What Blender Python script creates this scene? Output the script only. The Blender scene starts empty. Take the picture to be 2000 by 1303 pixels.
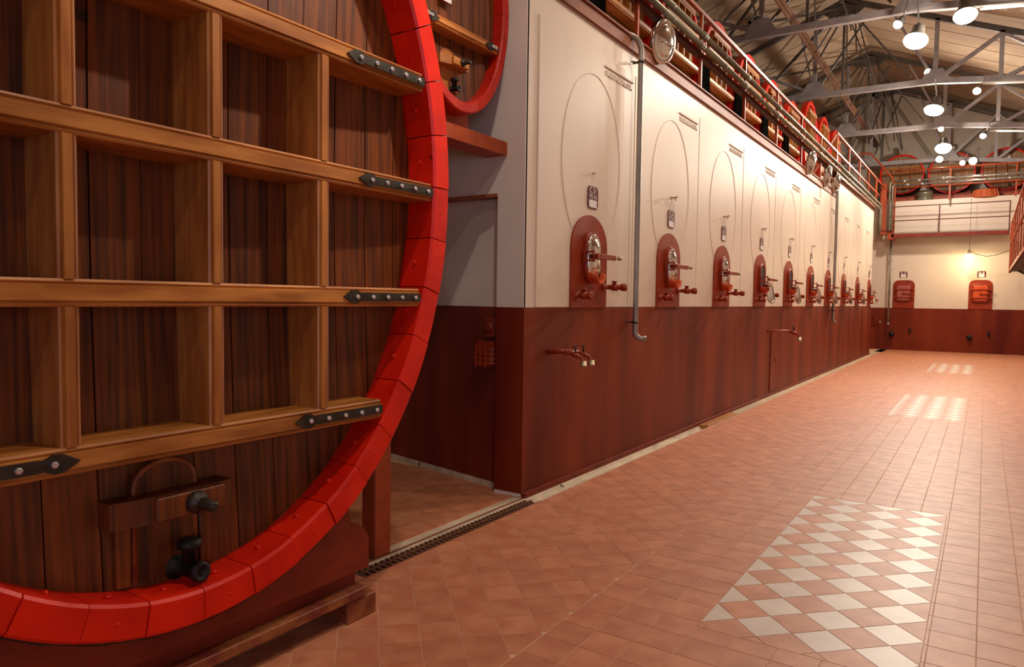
import bpy, bmesh, math, random
from mathutils import Vector, Matrix, Euler
random.seed(7)
PI = math.pi
SC = bpy.context.scene
COL = SC.collection

# ------------------------------------------------------------------ camera
def make_camera():
    yaw, pitch, roll = 0.58611, -0.04826, 0.01386
    fw = Vector((-math.sin(yaw)*math.cos(pitch), math.cos(yaw)*math.cos(pitch), math.sin(pitch)))
    r = Vector((math.cos(yaw), math.sin(yaw), 0)); u = r.cross(fw)
    r2 = math.cos(roll)*r + math.sin(roll)*u
    u2 = -math.sin(roll)*r + math.cos(roll)*u
    cd = bpy.data.cameras.new('camera'); cam = bpy.data.objects.new('camera', cd); COL.objects.link(cam)
    cd.sensor_width = 36; cd.lens = 36*1390.27/2000; cd.clip_start = .05; cd.clip_end = 200
    m = Matrix((r2, u2, -fw)).transposed().to_4x4(); m.translation = Vector((3.206, 0, 1.669))
    cam.matrix_world = m
    SC.camera = cam
make_camera()

# ------------------------------------------------------------------ world, exposure, room lights
W = bpy.data.worlds.new('world'); SC.world = W; W.use_nodes = True
W.node_tree.nodes['Background'].inputs[0].default_value = (.62, .72, 1, 1)
W.node_tree.nodes['Background'].inputs[1].default_value = .05
SC.view_settings.view_transform = 'Standard'; SC.view_settings.look = 'None'
SC.view_settings.exposure = 0.0; SC.view_settings.gamma = 1.0; SC.view_settings.use_curve_mapping = False
WARM = (1, .86, .71)
def light(kind, loc, power, color, aim=None, size=.12, angle=150, blend=.6, parent=None, name='light'):
    d = bpy.data.lights.new(name, kind); d.energy = power; d.color = color
    if kind == 'SPOT':
        d.spot_size = math.radians(angle); d.spot_blend = blend; d.shadow_soft_size = size
    elif kind == 'POINT': d.shadow_soft_size = size
    else: d.size = size
    o = bpy.data.objects.new(name, d); COL.objects.link(o); o.location = loc
    if aim is not None: o.rotation_euler = (Vector(aim)-Vector(loc)).to_track_quat('-Z', 'Y').to_euler()
    if parent: o.parent = parent
    return o
# unseen hall lamps, added for fill, wall wash and the big cask
HALL = [((2.6, 2.0, 7.3), (1.4, 2.4, 0), 430, 140), ((3.9, 4.4, 6.9), (.6, 3.1, 4.2), 1500, 42), ((1.5, 7.4, 6.7), (-.1, 7.5, 4.5), 290, 90), ((1.5, 11.4, 6.9), (-.1, 11.5, 4.5), 290, 90),
        ((3.9, 7.0, 7.6), (3.4, 7.0, 0), 240, 140), ((3.9, 12.0, 7.6), (3.4, 12.0, 0), 260, 140), ((4.4, -2.4, 7.2), (2.6, -.5, 0), 150, 140)]
for lc, am, pw, an in HALL: light('SPOT', lc, pw, WARM, am,   .1, an, .5 if an > 100 else .9, name='added_hall_light')
# bluish daylight fill, added with its source unseen behind the camera
light('AREA', (8.0, -4.6, 2.2), 130, (.62, .72, 1), (0, 3, 1.5), 3.0, name='daylight_fill')

# ------------------------------------------------------------------ materials
def _nt(name):
    m = bpy.data.materials.new(name); m.use_nodes = True
    return m, m.node_tree.nodes, m.node_tree.links, m.node_tree.nodes['Principled BSDF']
def S(h):
    h = h.lstrip('#'); v = [int(h[i:i+2], 16)/255 for i in (0, 2, 4)]
    return tuple((c/12.92 if c <= .04045 else ((c+.055)/1.055)**2.4) for c in v)+(1,)
def mat(name, a, b=None, rough=.5, metal=0, scale=(6, 6, 6), detail=4, lo=.35, hi=.65, bump=0, bscale=None, spots=None, spot_at=.72, spot_scale=14, rand=0, coat=0, island=False, spec=None):
    m, N, L, P = _nt(name)
    P.inputs['Roughness'].default_value = rough; P.inputs['Metallic'].default_value = metal
    if coat: P.inputs['Coat Weight'].default_value = coat; P.inputs['Coat Roughness'].default_value = .25
    if spec is not None: P.inputs['Specular IOR Level'].default_value = spec
    tc = N.new('ShaderNodeTexCoord'); mp = N.new('ShaderNodeMapping'); L.new(tc.outputs['Object'], mp.inputs['Vector'])
    mp.inputs['Scale'].default_value = scale
    src = mp.outputs[0]
    if rand:
        oi = N.new('ShaderNodeObjectInfo'); ad = N.new('ShaderNodeVectorMath'); ad.operation = 'ADD'
        mu = N.new('ShaderNodeMath'); mu.operation = 'MULTIPLY'; mu.inputs[1].default_value = 37
        L.new(oi.outputs['Random'], mu.inputs[0]); L.new(src, ad.inputs[0]); L.new(mu.outputs[0], ad.inputs[1]); src = ad.outputs[0]
    nz = N.new('ShaderNodeTexNoise'); nz.inputs['Scale'].default_value = 1; nz.inputs['Detail'].default_value = detail
    L.new(src, nz.inputs['Vector'])
    rp = N.new('ShaderNodeValToRGB'); rp.color_ramp.elements[0].position = lo; rp.color_ramp.elements[1].position = hi
    rp.color_ramp.elements[0].color = S(a); rp.color_ramp.elements[1].color = S(b or a)
    L.new(nz.outputs['Fac'], rp.inputs[0]); out = rp.outputs[0]
    if spots:
        n2 = N.new('ShaderNodeTexNoise'); n2.inputs['Scale'].default_value = spot_scale; n2.inputs['Detail'].default_value = 6
        L.new(tc.outputs['Object'], n2.inputs['Vector'])
        r2 = N.new('ShaderNodeValToRGB'); r2.color_ramp.elements[0].position = spot_at; r2.color_ramp.elements[1].position = spot_at+.04
        L.new(n2.outputs['Fac'], r2.inputs[0])
        mx = N.new('ShaderNodeMixRGB'); L.new(r2.outputs[0], mx.inputs[0]); L.new(out, mx.inputs[1]); mx.inputs[2].default_value = S(spots); out = mx.outputs[0]
    if rand:
        hs = N.new('ShaderNodeHueSaturation'); oi2 = N.new('ShaderNodeObjectInfo'); rv = oi2.outputs['Random']
        if island:
            ge = N.new('ShaderNodeNewGeometry'); sm = N.new('ShaderNodeMath'); sm.operation = 'ADD'; fr = N.new('ShaderNodeMath'); fr.operation = 'FRACT'
            L.new(rv, sm.inputs[0]); L.new(ge.outputs['Random Per Island'], sm.inputs[1]); L.new(sm.outputs[0], fr.inputs[0]); rv = fr.outputs[0]
        mr = N.new('ShaderNodeMapRange'); mr.inputs['To Min'].default_value = 1-rand; mr.inputs['To Max'].default_value = 1+rand
        L.new(rv, mr.inputs[0]); L.new(mr.outputs[0], hs.inputs['Value']); L.new(out, hs.inputs['Color']); out = hs.outputs[0]
    L.new(out, P.inputs['Base Color'])
    if bump:
        bp = N.new('ShaderNodeBump'); bp.inputs['Strength'].default_value = bump; bp.inputs['Distance'].default_value = .01
        n3 = N.new('ShaderNodeTexNoise'); n3.inputs['Scale'].default_value = 1; n3.inputs['Detail'].default_value = 5
        mp2 = N.new('ShaderNodeMapping'); mp2.inputs['Scale'].default_value = bscale or scale
        L.new(tc.outputs['Object'], mp2.inputs[0]); L.new(mp2.outputs[0], n3.inputs['Vector'])
        L.new(n3.outputs['Fac'], bp.inputs['Height']); L.new(bp.outputs[0], P.inputs['Normal'])
    return m
def emit(name, col, st):
    m, N, L, P = _nt(name)
    P.inputs['Base Color'].default_value = (.9, .9, .9, 1); P.inputs['Emission Color'].default_value = col+(1,); P.inputs['Emission Strength'].default_value = st
    return m
M = dict(
    rail=mat('oiled_oak_rail', '96561f', 'c07c38', .42, scale=(18, 3, 18), bump=.08, rand=.1),
    post=mat('oiled_oak_divider', '945420', 'b87634', .42, scale=(18, 18, 2.5), bump=.08, rand=.12),
    plank=mat('old_oak_head_plank', '3a1907', '7e3e0e', .45, scale=(20, 42, 1.5), detail=6, lo=.3, hi=.7, bump=.12, bscale=(30, 60, 3), rand=.16, spots='24120a', spot_at=.71, spot_scale=4),
    stave=mat('oak_stave_side', '6a4426', '9a6b40', .6, scale=(1.5, 14, 14), bump=.1),
    rim=mat('red_gloss_rim_paint', 'c81806', 'e02208', .36, spec=.3, scale=(5, 5, 5), spots='3a0a06', spot_at=.73, spot_scale=16, rand=.06),
    rimlip=mat('red_lip_paint', 'a61606', 'ba2008', .4, spec=.3, scale=(5, 5, 5), spots='3a0a06', spot_at=.76, spot_scale=12),
    cradle=mat('red_brown_cradle_paint', '6c200f', '802a14', .5, spec=.3, scale=(4, 4, 4), bump=.05, spots='3a140c', spot_at=.74),
    cradlewood=mat('worn_cradle_edge', '6e2416', '9a5a2c', .55, scale=(4, 9, 9)),
    iron=mat('blackened_iron', '2b2621', '453d33', .5, .55, scale=(12, 12, 12)),
    black=mat('black_iron', '141312', '242220', .55, .4),
    bolt=mat('zinc_bolt', 'c4c2c4', 'd8d6da', .35, .8),
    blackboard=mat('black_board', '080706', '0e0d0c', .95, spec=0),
    white=mat('cream_wall_paint', 'd4c2ae', 'e0cfbc', .42, scale=(.9, .9, .35), detail=5, bump=.05, bscale=(14, 14, 14)),
    white2=mat('rough_white_wall', 'cdbfb2', 'dccfc2', .6, scale=(1.2, 1.2, 1.2), detail=6, bump=.25, bscale=(5, 5, 5), spots='7a6e62', spot_at=.74, spot_scale=9),
    gable=mat('grey_white_gable', 'b8a896', 'c6b8a6', .8, scale=(.5, .5, .5)),
    red=mat('oxblood_wall_paint', '5c1405', '82300f', .5, spec=.25, scale=(1.6, 1.6, .28), detail=6, bump=.05, bscale=(8, 8, 8)),
    hatchred=mat('hatch_red_paint', '80260e', '923212', .45, spec=.3, scale=(5, 5, 5)),
    hatchbright=mat('orange_red_paint', 'b8421c', 'c85424', .4, spec=.3),
    pinkred=mat('faded_red_paint', '9c4a44', 'a8544c', .45),
    terra=mat('terracotta_tile', 'b66e4c', 'c8845f', .48, scale=(7, 7, 7), detail=5, rand=.07, island=True, spots='8a4a30', spot_at=.73, spot_scale=7),
    whitetile=mat('cream_tile', 'ccbaac', 'd6c6ba', .42, scale=(6, 6, 6), rand=.03),
    grout=mat('grout', 'dcb496', 'c89c7c', .8, scale=(3, 3, 3)),
    concrete=mat('gutter_concrete', 'b09a80', 'd2bea2', .8, scale=(6, 3, 6), bump=.2, spots='5e4c38', spot_at=.66, spot_scale=8),
    slab=mat('cover_slab', 'a89070', 'b8a080', .75, scale=(4, 2, 4), rand=.08),
    rust=mat('rusty_grate', '4e2c18', '7c4a26', .7, .2, scale=(20, 20, 20)),
    ledge=mat('rust_channel', '7e4630', '95583c', .55, .1, scale=(7, 2, 7), spots='6a5030', spot_at=.7, spot_scale=8),
    redsteel=mat('red_oxide_steel', '943a1a', 'a64a24', .48, spec=.3, scale=(6, 6, 6)),
    darkred=mat('dark_red_tray', '481408', '5e1e0e', .5, spec=.3),
    pipe=mat('grey_painted_pipe', '6e6a58', '86826e', .38, .35, scale=(6, 2, 6)),
    zinc=mat('galvanised_pipe', '8a847c', 'a49c92', .36, .6, scale=(9, 9, 4)),
    steel=mat('polished_stainless', 'd8d6d2', 'e4e2de', .12, 1),
    dark=mat('dark_inside', '1c0d08', '241008', .8),
    truss=mat('grey_truss_paint', '807a7c', '928c8c', .5, .1, scale=(5, 5, 5)),
    trussdark=mat('dark_truss_steel', '46403c', '565048', .6, .2),
    rusttruss=mat('rusty_tie', '5c3a26', '6e4a32', .7, .2),
    roof=mat('tan_roof_board', '96806a', 'a89278', .8, scale=(1, 1, 1), rand=.06),
    yellowwood=mat('honey_oak', '8f5418', 'b5752c', .42, scale=(14, 14, 2.5), bump=.05, rand=.1),
    honeyrail=mat('honey_oak_rail', '9c5c22', 'bc7c38', .42, scale=(14, 3, 14), rand=.06),
    palehead=mat('pale_oak_head', '9a6a3c', 'b58858', .5, scale=(10, 16, 1.4), rand=.1),
    darkhead=mat('brown_oak_head', '6e4a28', '8a6238', .5, scale=(10, 16, 1.4), rand=.1),
    plate=mat('dark_red_plate', '560e08', '62140c', .4, spec=.2),
    plateink=mat('white_plate_print', 'dcd8d4', 'e2dedA', .4),
    brass=mat('worn_brass', '9a8a68', 'b8a888', .4, .7),
    tub=mat('orange_tub', 'b8502a', 'c86a3c', .5),
    lampbody=mat('lamp_housing', '6a6660', '7c7870', .4, .5),
    lens=emit('floodlight_lens', (1, .93, .84), 40),
    bulb=emit('spot_bulb', (1, .86, .66), 12),
    pend=emit('pendant_glass', (1, .84, .5), 9),
)

# ------------------------------------------------------------------ mesh builder
class MB:
    def __init__(s): s.v = []; s.f = []; s.sm = []
    def add(s, vs, fs, smooth=False):
        n = len(s.v); s.v += [tuple(v) for v in vs]; s.f += [tuple(i+n for i in f) for f in fs]; s.sm += [smooth]*len(fs); return s
    def box(s, x0, x1, y0, y1, z0, z1, rot=None, c=0):
        if c:   # chamfered along every edge (cheap): 24 verts
            bm = bmesh.new(); bmesh.ops.create_cube(bm, size=1)
            for v in bm.verts: v.co = Vector(((x0+x1)/2+v.co.x*(x1-x0), (y0+y1)/2+v.co.y*(y1-y0), (z0+z1)/2+v.co.z*(z1-z0)))
            bmesh.ops.bevel(bm, geom=list(bm.edges), offset=c, segments=1, affect='EDGES')
            bm.verts.index_update(); vs = [v.co.copy() for v in bm.verts]; fs = [[v.index for v in f.verts] for f in bm.faces]; bm.free()
        else:
            vs = [Vector((x, y, z)) for x in (x0, x1) for y in (y0, y1) for z in (z0, z1)]
            fs = [(0, 1, 3, 2), (4, 6, 7, 5), (0, 4, 5, 1), (2, 3, 7, 6), (0, 2, 6, 4), (1, 5, 7, 3)]
        if rot: vs = [rot @ v for v in vs]
        return s.add(vs, fs)
    def prism(s, poly, axis, a, b):   # poly: 2D points, extruded along axis 'x','y','z' from a to b
        def P(p, t): return {'x': (t, p[0], p[1]), 'y': (p[0], t, p[1]), 'z': (p[0], p[1], t)}[axis]
        n = len(poly); ar = sum(poly[i][0]*poly[(i+1) % n][1]-poly[(i+1) % n][0]*poly[i][1] for i in range(n))
        if (ar < 0) != (axis == 'y'): poly = poly[::-1]
        vs = [P(p, a) for p in poly]+[P(p, b) for p in poly]
        fs = [tuple(range(n))[::-1], tuple(range(n, 2*n))]+[(i, (i+1) % n, n+(i+1) % n, n+i) for i in range(n)]
        return s.add(vs, fs)
    def tube(s, pts, r, n=10, caps=True, smooth=True):
        pts = [Vector(p) for p in pts]; rs = r if isinstance(r, (list, tuple)) else [r]*len(pts)
        vs = []; up = None
        for i, p in enumerate(pts):
            t = ((pts[min(i+1, len(pts)-1)]-p).normalized()+(p-pts[max(i-1, 0)]).normalized())
            if t.length < 1e-6: t = pts[-1]-pts[0]
            t.normalize()
            if up is None: up = Vector((0, 0, 1)) if abs(t.z) < .9 else Vector((1, 0, 0))
            a = t.cross(up); a.normalize(); b = a.cross(t); up = b
            vs += [p+(a*math.cos(2*PI*k/n)+b*math.sin(2*PI*k/n))*rs[i] for k in range(n)]
        fs = [(i*n+k, i*n+(k+1) % n, (i+1)*n+(k+1) % n, (i+1)*n+k) for i in range(len(pts)-1) for k in range(n)]
        s.add(vs, fs, smooth)
        if caps:
            m = len(s.v)-len(vs); s.f += [tuple(m+k for k in range(n))[::-1], tuple(m+(len(pts)-1)*n+k for k in range(n))]; s.sm += [False]*2
        return s
    def bar(s, a, b, w, h=None):      # rectangular bar from a to b
        a, b = Vector(a), Vector(b); h = h or w; t = (b-a).normalized()
        up = Vector((0, 0, 1)) if abs(t.z) < .95 else Vector((0, 1, 0))
        x = t.cross(up).normalized()*w/2; y = x.normalized().cross(t)*h/2
        vs = [p+i*x+j*y for p in (a, b) for i, j in ((-1, -1), (1, -1), (1, 1), (-1, 1))]
        return s.add(vs, [(3, 2, 1, 0), (4, 5, 6, 7)]+[(i, (i+1) % 4, 4+(i+1) % 4, 4+i) for i in range(4)])
    def lathe(s, prof, o, axis, n=16, smooth=True):   # prof: (r, t) along axis direction from o
        o, ax = Vector(o), Vector(axis).normalized(); up = Vector((0, 0, 1)) if abs(ax.z) < .9 else Vector((0, 1, 0))
        a = ax.cross(up).normalized(); b = a.cross(ax)
        return s.loft([[o+ax*t+(a*math.cos(2*PI*k/n)+b*math.sin(2*PI*k/n))*max(r, 1e-4) for k in range(n)] for r, t in prof], smooth)
    def loft(s, rings, smooth=True, caps=True):
        n = len(rings[0]); m = len(rings); base = len(s.v)
        vs = [p for r in rings for p in r]
        s.add(vs, [(i*n+k, (i+1)*n+k, (i+1)*n+(k+1) % n, i*n+(k+1) % n) for i in range(m-1) for k in range(n)], smooth)
        if caps: s.f += [tuple(base+k for k in range(n)), tuple(base+(m-1)*n+k for k in range(n))[::-1]]; s.sm += [False]*2
        return s
    def xf(s, m): s.v = [tuple(m @ Vector(v)) for v in s.v]; return s
    def mesh(s, name):
        me = bpy.data.meshes.new(name); me.from_pydata(s.v, [], s.f); me.polygons.foreach_set('use_smooth', s.sm)
        bm = bmesh.new(); bm.from_mesh(me); bmesh.ops.recalc_face_normals(bm, faces=bm.faces); bm.to_mesh(me); bm.free()
        return me
def put(name, me, mt, parent=None, loc=(0, 0, 0), rot=None, **props):
    if isinstance(me, MB): me = me.mesh(name)
    if mt is not None and not me.materials: me.materials.append(mt)
    o = bpy.data.objects.new(name, me); COL.objects.link(o); o.location = loc
    if rot: o.rotation_euler = rot
    if parent: o.parent = parent
    for k, v in props.items(): o[k] = v
    return o
def thing(name, label, cat, loc=(0, 0, 0), rotz=0, group=None):
    o = bpy.data.objects.new(name, None); COL.objects.link(o); o.location = loc; o.rotation_euler = (0, 0, rotz); o.empty_display_size = .1
    o['label'] = label; o['category'] = cat
    if group: o['group'] = group
    return o
def tag(o, label, cat, group=None):
    o['label'] = label; o['category'] = cat
    if group: o['group'] = group
    return o
def dup(root, loc, rotz=None, label=None, group=None):
    def cp(o, par):
        c = o.copy(); COL.objects.link(c)
        if par: c.parent = par
        for ch in o.children: cp(ch, c)
        return c
    r = cp(root, None); r.location = loc
    if rotz is not None: r.rotation_euler = (0, 0, rotz)
    if label: r['label'] = label
    if group: r['group'] = group
    return r
def text_mesh(body, size, name='lettering'):
    cu = bpy.data.curves.new(name, 'FONT'); cu.body = body; cu.size = size; cu.align_x = 'CENTER'; cu.align_y = 'CENTER'; cu.extrude = .0008; cu.resolution_u = 2
    t = bpy.data.objects.new(name, cu); COL.objects.link(t)
    dg = bpy.context.evaluated_depsgraph_get(); me = bpy.data.meshes.new_from_object(t.evaluated_get(dg))
    bpy.data.objects.remove(t); bpy.data.curves.remove(cu); me.name = name
    return me
FACEX = (PI/2, 0, PI/2)          # text in the YZ plane read from +X
def structure(name, mb, mt, parent=None, **k): return put(name, mb, mt, parent, kind='structure', **k)

# ------------------------------------------------------------------ setting: walls, floor base, roof
FW = 29.7                     # far wall
structure('wall_left', MB().box(-7.6, 0, 6.3, 19.2, 0, 4.29).box(-.27, 0, 5.0, 6.3, 0, 4.29).box(-7.6, -.27, 5.0, 6.3, 2.56, 4.29).box(-7.6, 0, 19.2, 26.5, 0, 4.78), M['white'])
WL = bpy.data.objects['wall_left']
put('dado', MB().box(0, .012, 5.0, 26.5, .03, 1.6).box(-.27, .012, 4.988, 5.0, .03, 1.6), M['red'], WL)
put('plinth_strip', MB().box(0, .045, 5.0, 26.5, -.03, .035), M['cradle'], WL)
bays = [6.12+2.04*k for k in range(10)]
edges = [5.16]+[7.12+2.04*k for k in range(10)]
for k in range(10):
    y0, y1 = edges[k]+.011, min(edges[k+1]-.011, 26.44)
    top = 4.06 if k < 6 else (4.06 if y1 < 19.25 else 4.55)
    if k == 6: y1 = 19.15
    if k == 7: y0 = 19.3
    put('tank_panel', MB().box(0, .014, y0, y1, 1.6, top, c=.005), M['white'], WL)
# embossed arch bead and inscription bar on every bay
def arch_pts(c, zc, a, b, t0, t1, n, x=.014): return [(x, c+a*math.cos(t), zc+b*math.sin(t)) for t in [t0+(t1-t0)*i/n for i in range(n+1)]]
bead = MB().tube(arch_pts(0, 2.97, .6, .85, -1.05, PI+1.05, 40), .0045, 6).mesh('arch_bead')
ins = MB().box(.014, .026, -.33, .33, -.008, .008)
for i in range(22):
    y = -.31+i*.0285; h = random.choice((.05, .035, .05, .02))
    ins.box(.014, .021, y, y+.01, -.09, -.09+h)
    if i % 3: ins.box(.014, .021, y, y+.022, -.045 if i % 2 else -.09, -.037 if i % 2 else -.082)
ins = ins.mesh('inscription_relief')
for k, c in enumerate(bays):
    put('arch_bead', bead, M['white'], WL, (0, c+.05, 0))
    put('inscription_relief', ins, M['white2'], WL, (0, c+.6, 3.965))
structure('trim_1', MB().box(-.12, .03, 5.0, 19.15, 4.29, 4.43).box(-.12, .05, 5.0, 19.15, 4.415, 4.43), M['ledge'])
structure('trim_2', MB().box(-.12, .03, 19.25, 26.5, 4.78, 4.92), M['ledge'])
structure('trim_3', MB().box(-.6, .035, 19.12, 19.26, 4.29, 4.92), M['redsteel'])
structure('floor_upper', MB().box(-7.6, -.12, 5.0, 19.2, 4.29, 4.42).box(-7.6, -.12, 19.2, 26.5, 4.78, 4.9), M['concrete'])
# return wall with recessed bay at the near end of the tank block
structure('wall_return', MB().box(-.27, 0, 4.99, 5.02, 0, 4.29).box(-7.6, -.27, 4.99, 5.02, 2.56, 4.29), M['white2'])
structure('trim_4', MB().box(-7.6, -.27, 4.975, 5.1, 2.535, 2.56), M['cradlewood'])
rc = MB().box(-4.5, 0, 0, .05, 0, 2.56).mesh('wall_recess')
WR = structure('wall_recess', rc, M['white2'], loc=(-.25, 5.09, 0), rot=(0, 0, math.radians(-12)))
put('dado', MB().box(-4.5, 0, -.01, 0, .05, 1.6), M['red'], WR)
put('skirting', MB().box(-4.5, 0, -.015, 0, 0, .05), M['concrete'], WR)
structure('wall_back', MB().box(-7.7, -7.5, -7, 34, 0, 9.8), M['white2'])
structure('wall_right', MB().box(9.6, 9.8, -7, 32, 0, 6.2), M['white2'])
structure('wall_front', MB().box(-7.6, 9.6, -7.2, -7, 0, 10), M['white2'])
# far wall, upper deck and gable
WB = structure('wall_far', MB().box(-7.5, 9.6, FW, FW+.25, 0, 5.44), M['white'])
put('dado', MB().box(-7.5, 9.6, FW-.012, FW, 0, 1.54), M['red'], WB)
bl = MB()
structure('floor_deck', MB().box(-7.5, 9.6, FW+.25, 32, 5.3, 5.42), M['concrete'])
gb = MB().prism([(-8.4, 5.4), (9.6, 5.4), (9.6, 6.05), (-.25, 10.0), (-8.4, 6.8)], 'y', 31.8, 32.0)
structure('wall_gable', gb, M['gable'])
# roof: two slopes of boards laid down the slope
structure('ceiling', MB().prism([(-8.4, 6.92), (-.25, 10.12), (-.25, 10.2), (-8.4, 7.0)], 'y', -7, 32).prism([(-.25, 10.12), (9.8, 6.05), (9.8, 6.13), (-.25, 10.2)], 'y', -7, 32), M['trussdark'])
RF = bpy.data.objects['ceiling']
lb = MB().prism([(-8.4, 6.84), (-.25, 10.06), (-.25, 10.1), (-8.4, 6.9)], 'y', 0, .955).mesh('roof_board')
rb = MB().prism([(-.25, 10.06), (9.8, 5.98), (9.8, 6.03), (-.25, 10.1)], 'y', 0, .955).mesh('roof_board')
for k in range(33):
    put('roof_board', lb, M['roof'], RF, (0, -1+k, 0)); put('roof_board', rb, M['roof'], RF, (0, -1+k, 0))

# ------------------------------------------------------------------ floor tiles
FL = structure('floor', MB().box(.19, 9.6, -7, 29.7, -.3, -.0022).box(-7.5, -.06, -7, 5.6, -.3, -.0022).box(-7.5, 0, 26.5, 29.7, -.3, -.0022).box(-.06, .19, -7, 3.0, -.3, -.0022).box(-.06, .19, 3.0, 29.7, -.3, -.17), M['grout'])
def clip(poly, a, b, c):      # keep a*x+b*y<=c
    out = []
    for i in range(len(poly)):
        p, q = poly[i], poly[(i+1) % len(poly)]; dp, dq = a*p[0]+b*p[1]-c, a*q[0]+b*q[1]-c
        if dp <= 0: out.append(p)
        if dp*dq < 0: t = dp/(dp-dq); out.append((p[0]+t*(q[0]-p[0]), p[1]+t*(q[1]-p[1])))
    return out
def cliprect(poly, x0, x1, y0, y1):
    for a, b, c in ((-1, 0, -x0), (1, 0, x1), (0, -1, -y0), (0, 1, y1)):
        poly = clip(poly, a, b, c)
        if len(poly) < 3: return None
    ar = abs(sum(poly[i][0]*poly[(i+1) % len(poly)][1]-poly[(i+1) % len(poly)][0]*poly[i][1] for i in range(len(poly))))/2
    return poly if ar > .0006 else None
HD = .1414; G = .0019
def diamond(cx, cy, h=HD): h -= G*1.2; return [(cx+h, cy), (cx, cy+h), (cx-h, cy), (cx, cy-h)]
terr, whites = [], []
# 45 degree zone along the tanks; junction lattice passes (0.70, 2.587)
cx0, cy0 = .70+HD, 2.587
for i in range(-6, 8):
    for j in range(-70, 200):
        cx, cy = cx0+i*HD, cy0+j*HD
        if (i+j) % 2: continue
        if cx < .05 or cx > 1.6 or cy < -2 or cy > 29.6: continue
        p = cliprect(diamond(cx, cy), .2, 1.428, -2, 29.68)
        if p: terr.append(p)
PAN = [(2.03, 3.015, 3.53, 6.56), (2.03, 3.015, 12.03, 15.12), (2.03, 3.015, 20.55, 23.65)]
def in_panel(x, y): return any(a-.01 < x < b+.01 and c-.01 < y < d+.01 for a, b, c, d in PAN)
for i in range(0, 40):
    for j in range(-11, 148):
        x, y = 1.432+.2*i, .185+.2*j-.2
        cuts = [[(x+G, y+G), (x+.2-G, y+G), (x+.2-G, y+.2-G), (x+G, y+.2-G)]]
        for a, b, c, d in PAN:
            nw = []
            for q in cuts:
                if max(u[0] for u in q) <= a+.01 or min(u[0] for u in q) >= b-.01 or max(u[1] for u in q) <= c or min(u[1] for u in q) >= d: nw.append(q); continue
                for R in ((-9, 99, -9, c-.002), (-9, 99, d+.002, 99), (-9, a-.002, c-.002, d+.002), (b+.002, 99, c-.002, d+.002)):
                    z = cliprect(q, *R)
                    if z: nw.append(z)
            cuts = nw
        terr += [q for q in cuts if cliprect(q, 1.43, 9.5, -2, 29.68)]
D = .2828
for a, b, c, d in PAN:
    first = c < 5
    for i in range(0, 9):
        for j in range(0, 23):
            if (i+j) % 2: continue
            u, v = i*D/2, j*D/2
            p = cliprect(diamond(a+u, d-v), a+.001, b-.001, c+.001, d-.001)
            if not p: continue
            if first and j == 22: (terr).append(p); continue
            if i % 2 == 0: whites.append(p)
            else: terr.append(p)
    for i in range(0, 9):
        pass
for i in range(0, 20):          # alcove grid
    for j in range(0, 12):
        x, y = -.06-.2*(i+1), 3.0+.2*j
        q = cliprect([(x+G, y+G), (x+.2-G, y+G), (x+.2-G, y+.2-G), (x+G, y+.2-G)], -4, -.06, 2.6, 5.3)
        if q: terr.append(q)
for i in range(0, 2):           # strip between alcove and aisle under the big cask
    for j in range(0, 25):
        terr.append([(-.06+.12*i+G, -2+.2*j+G), (-.06+.12*(i+1)-G, -2+.2*j+G), (-.06+.12*(i+1)-G, -2+.2*j+.2-G), (-.06+.12*i+G, -2+.2*j+.2-G)])
def tile_geo(mb, p, ox=0, oy=0):
    n = len(p); mx, my = sum(q[0] for q in p)/n, sum(q[1] for q in p)/n
    lo = [(q[0]-ox, q[1]-oy, -.012) for q in p]; mi = [(q[0]-ox, q[1]-oy, -.0008) for q in p]
    tp = []
    for q in p:
        dx, dy = mx-q[0], my-q[1]; l = math.hypot(dx, dy); tp.append((q[0]+dx/l*.0012-ox, q[1]+dy/l*.0012-oy, 0))
    mb.add(lo+mi+tp, [tuple(range(2*n, 3*n))]+[(i, (i+1) % n, n+(i+1) % n, n+i) for i in range(n)]+[(n+i, n+(i+1) % n, 2*n+(i+1) % n, 2*n+i) for i in range(n)])
CAMX, CAMZ = 3.206, 1.669
def seen(p):
    n = len(p); x, y = sum(q[0] for q in p)/n, sum(q[1] for q in p)/n
    dx, dy = x-CAMX, y; f = -dx*.553+dy*.833
    if f < .5: return 0
    s = dx*.833+dy*.553; vy = 651+1390*(CAMZ/f)-67
    if abs(s/f)*1390 > 1010 or vy > 1330: return 0
    if x < -.1 and (y < 3.2): return 0
    if x < .55 and y < 2.5: return 0
    return 1/f**3
terr.sort(key=seen, reverse=True)
shape_cache = {}
def tile_obj(name, p, mt):
    n = len(p); ox, oy = sum(q[0] for q in p)/n, sum(q[1] for q in p)/n
    key = (name, tuple((round(q[0]-ox, 4), round(q[1]-oy, 4)) for q in p))
    if key not in shape_cache:
        mb = MB(); tile_geo(mb, p, ox, oy); shape_cache[key] = mb.mesh(name)
    put(name, shape_cache[key], mt, FL, (ox, oy, random.uniform(-.0006, .0003)))
for p in terr[:300]: tile_obj('tile', p, M['terra'])
rest = MB()
for p in terr[300:]: tile_geo(rest, p)
put('tile_field', rest, M['terra'], FL, kind='stuff')
for p in whites: tile_obj('white_tile', p, M['whitetile'])

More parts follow.
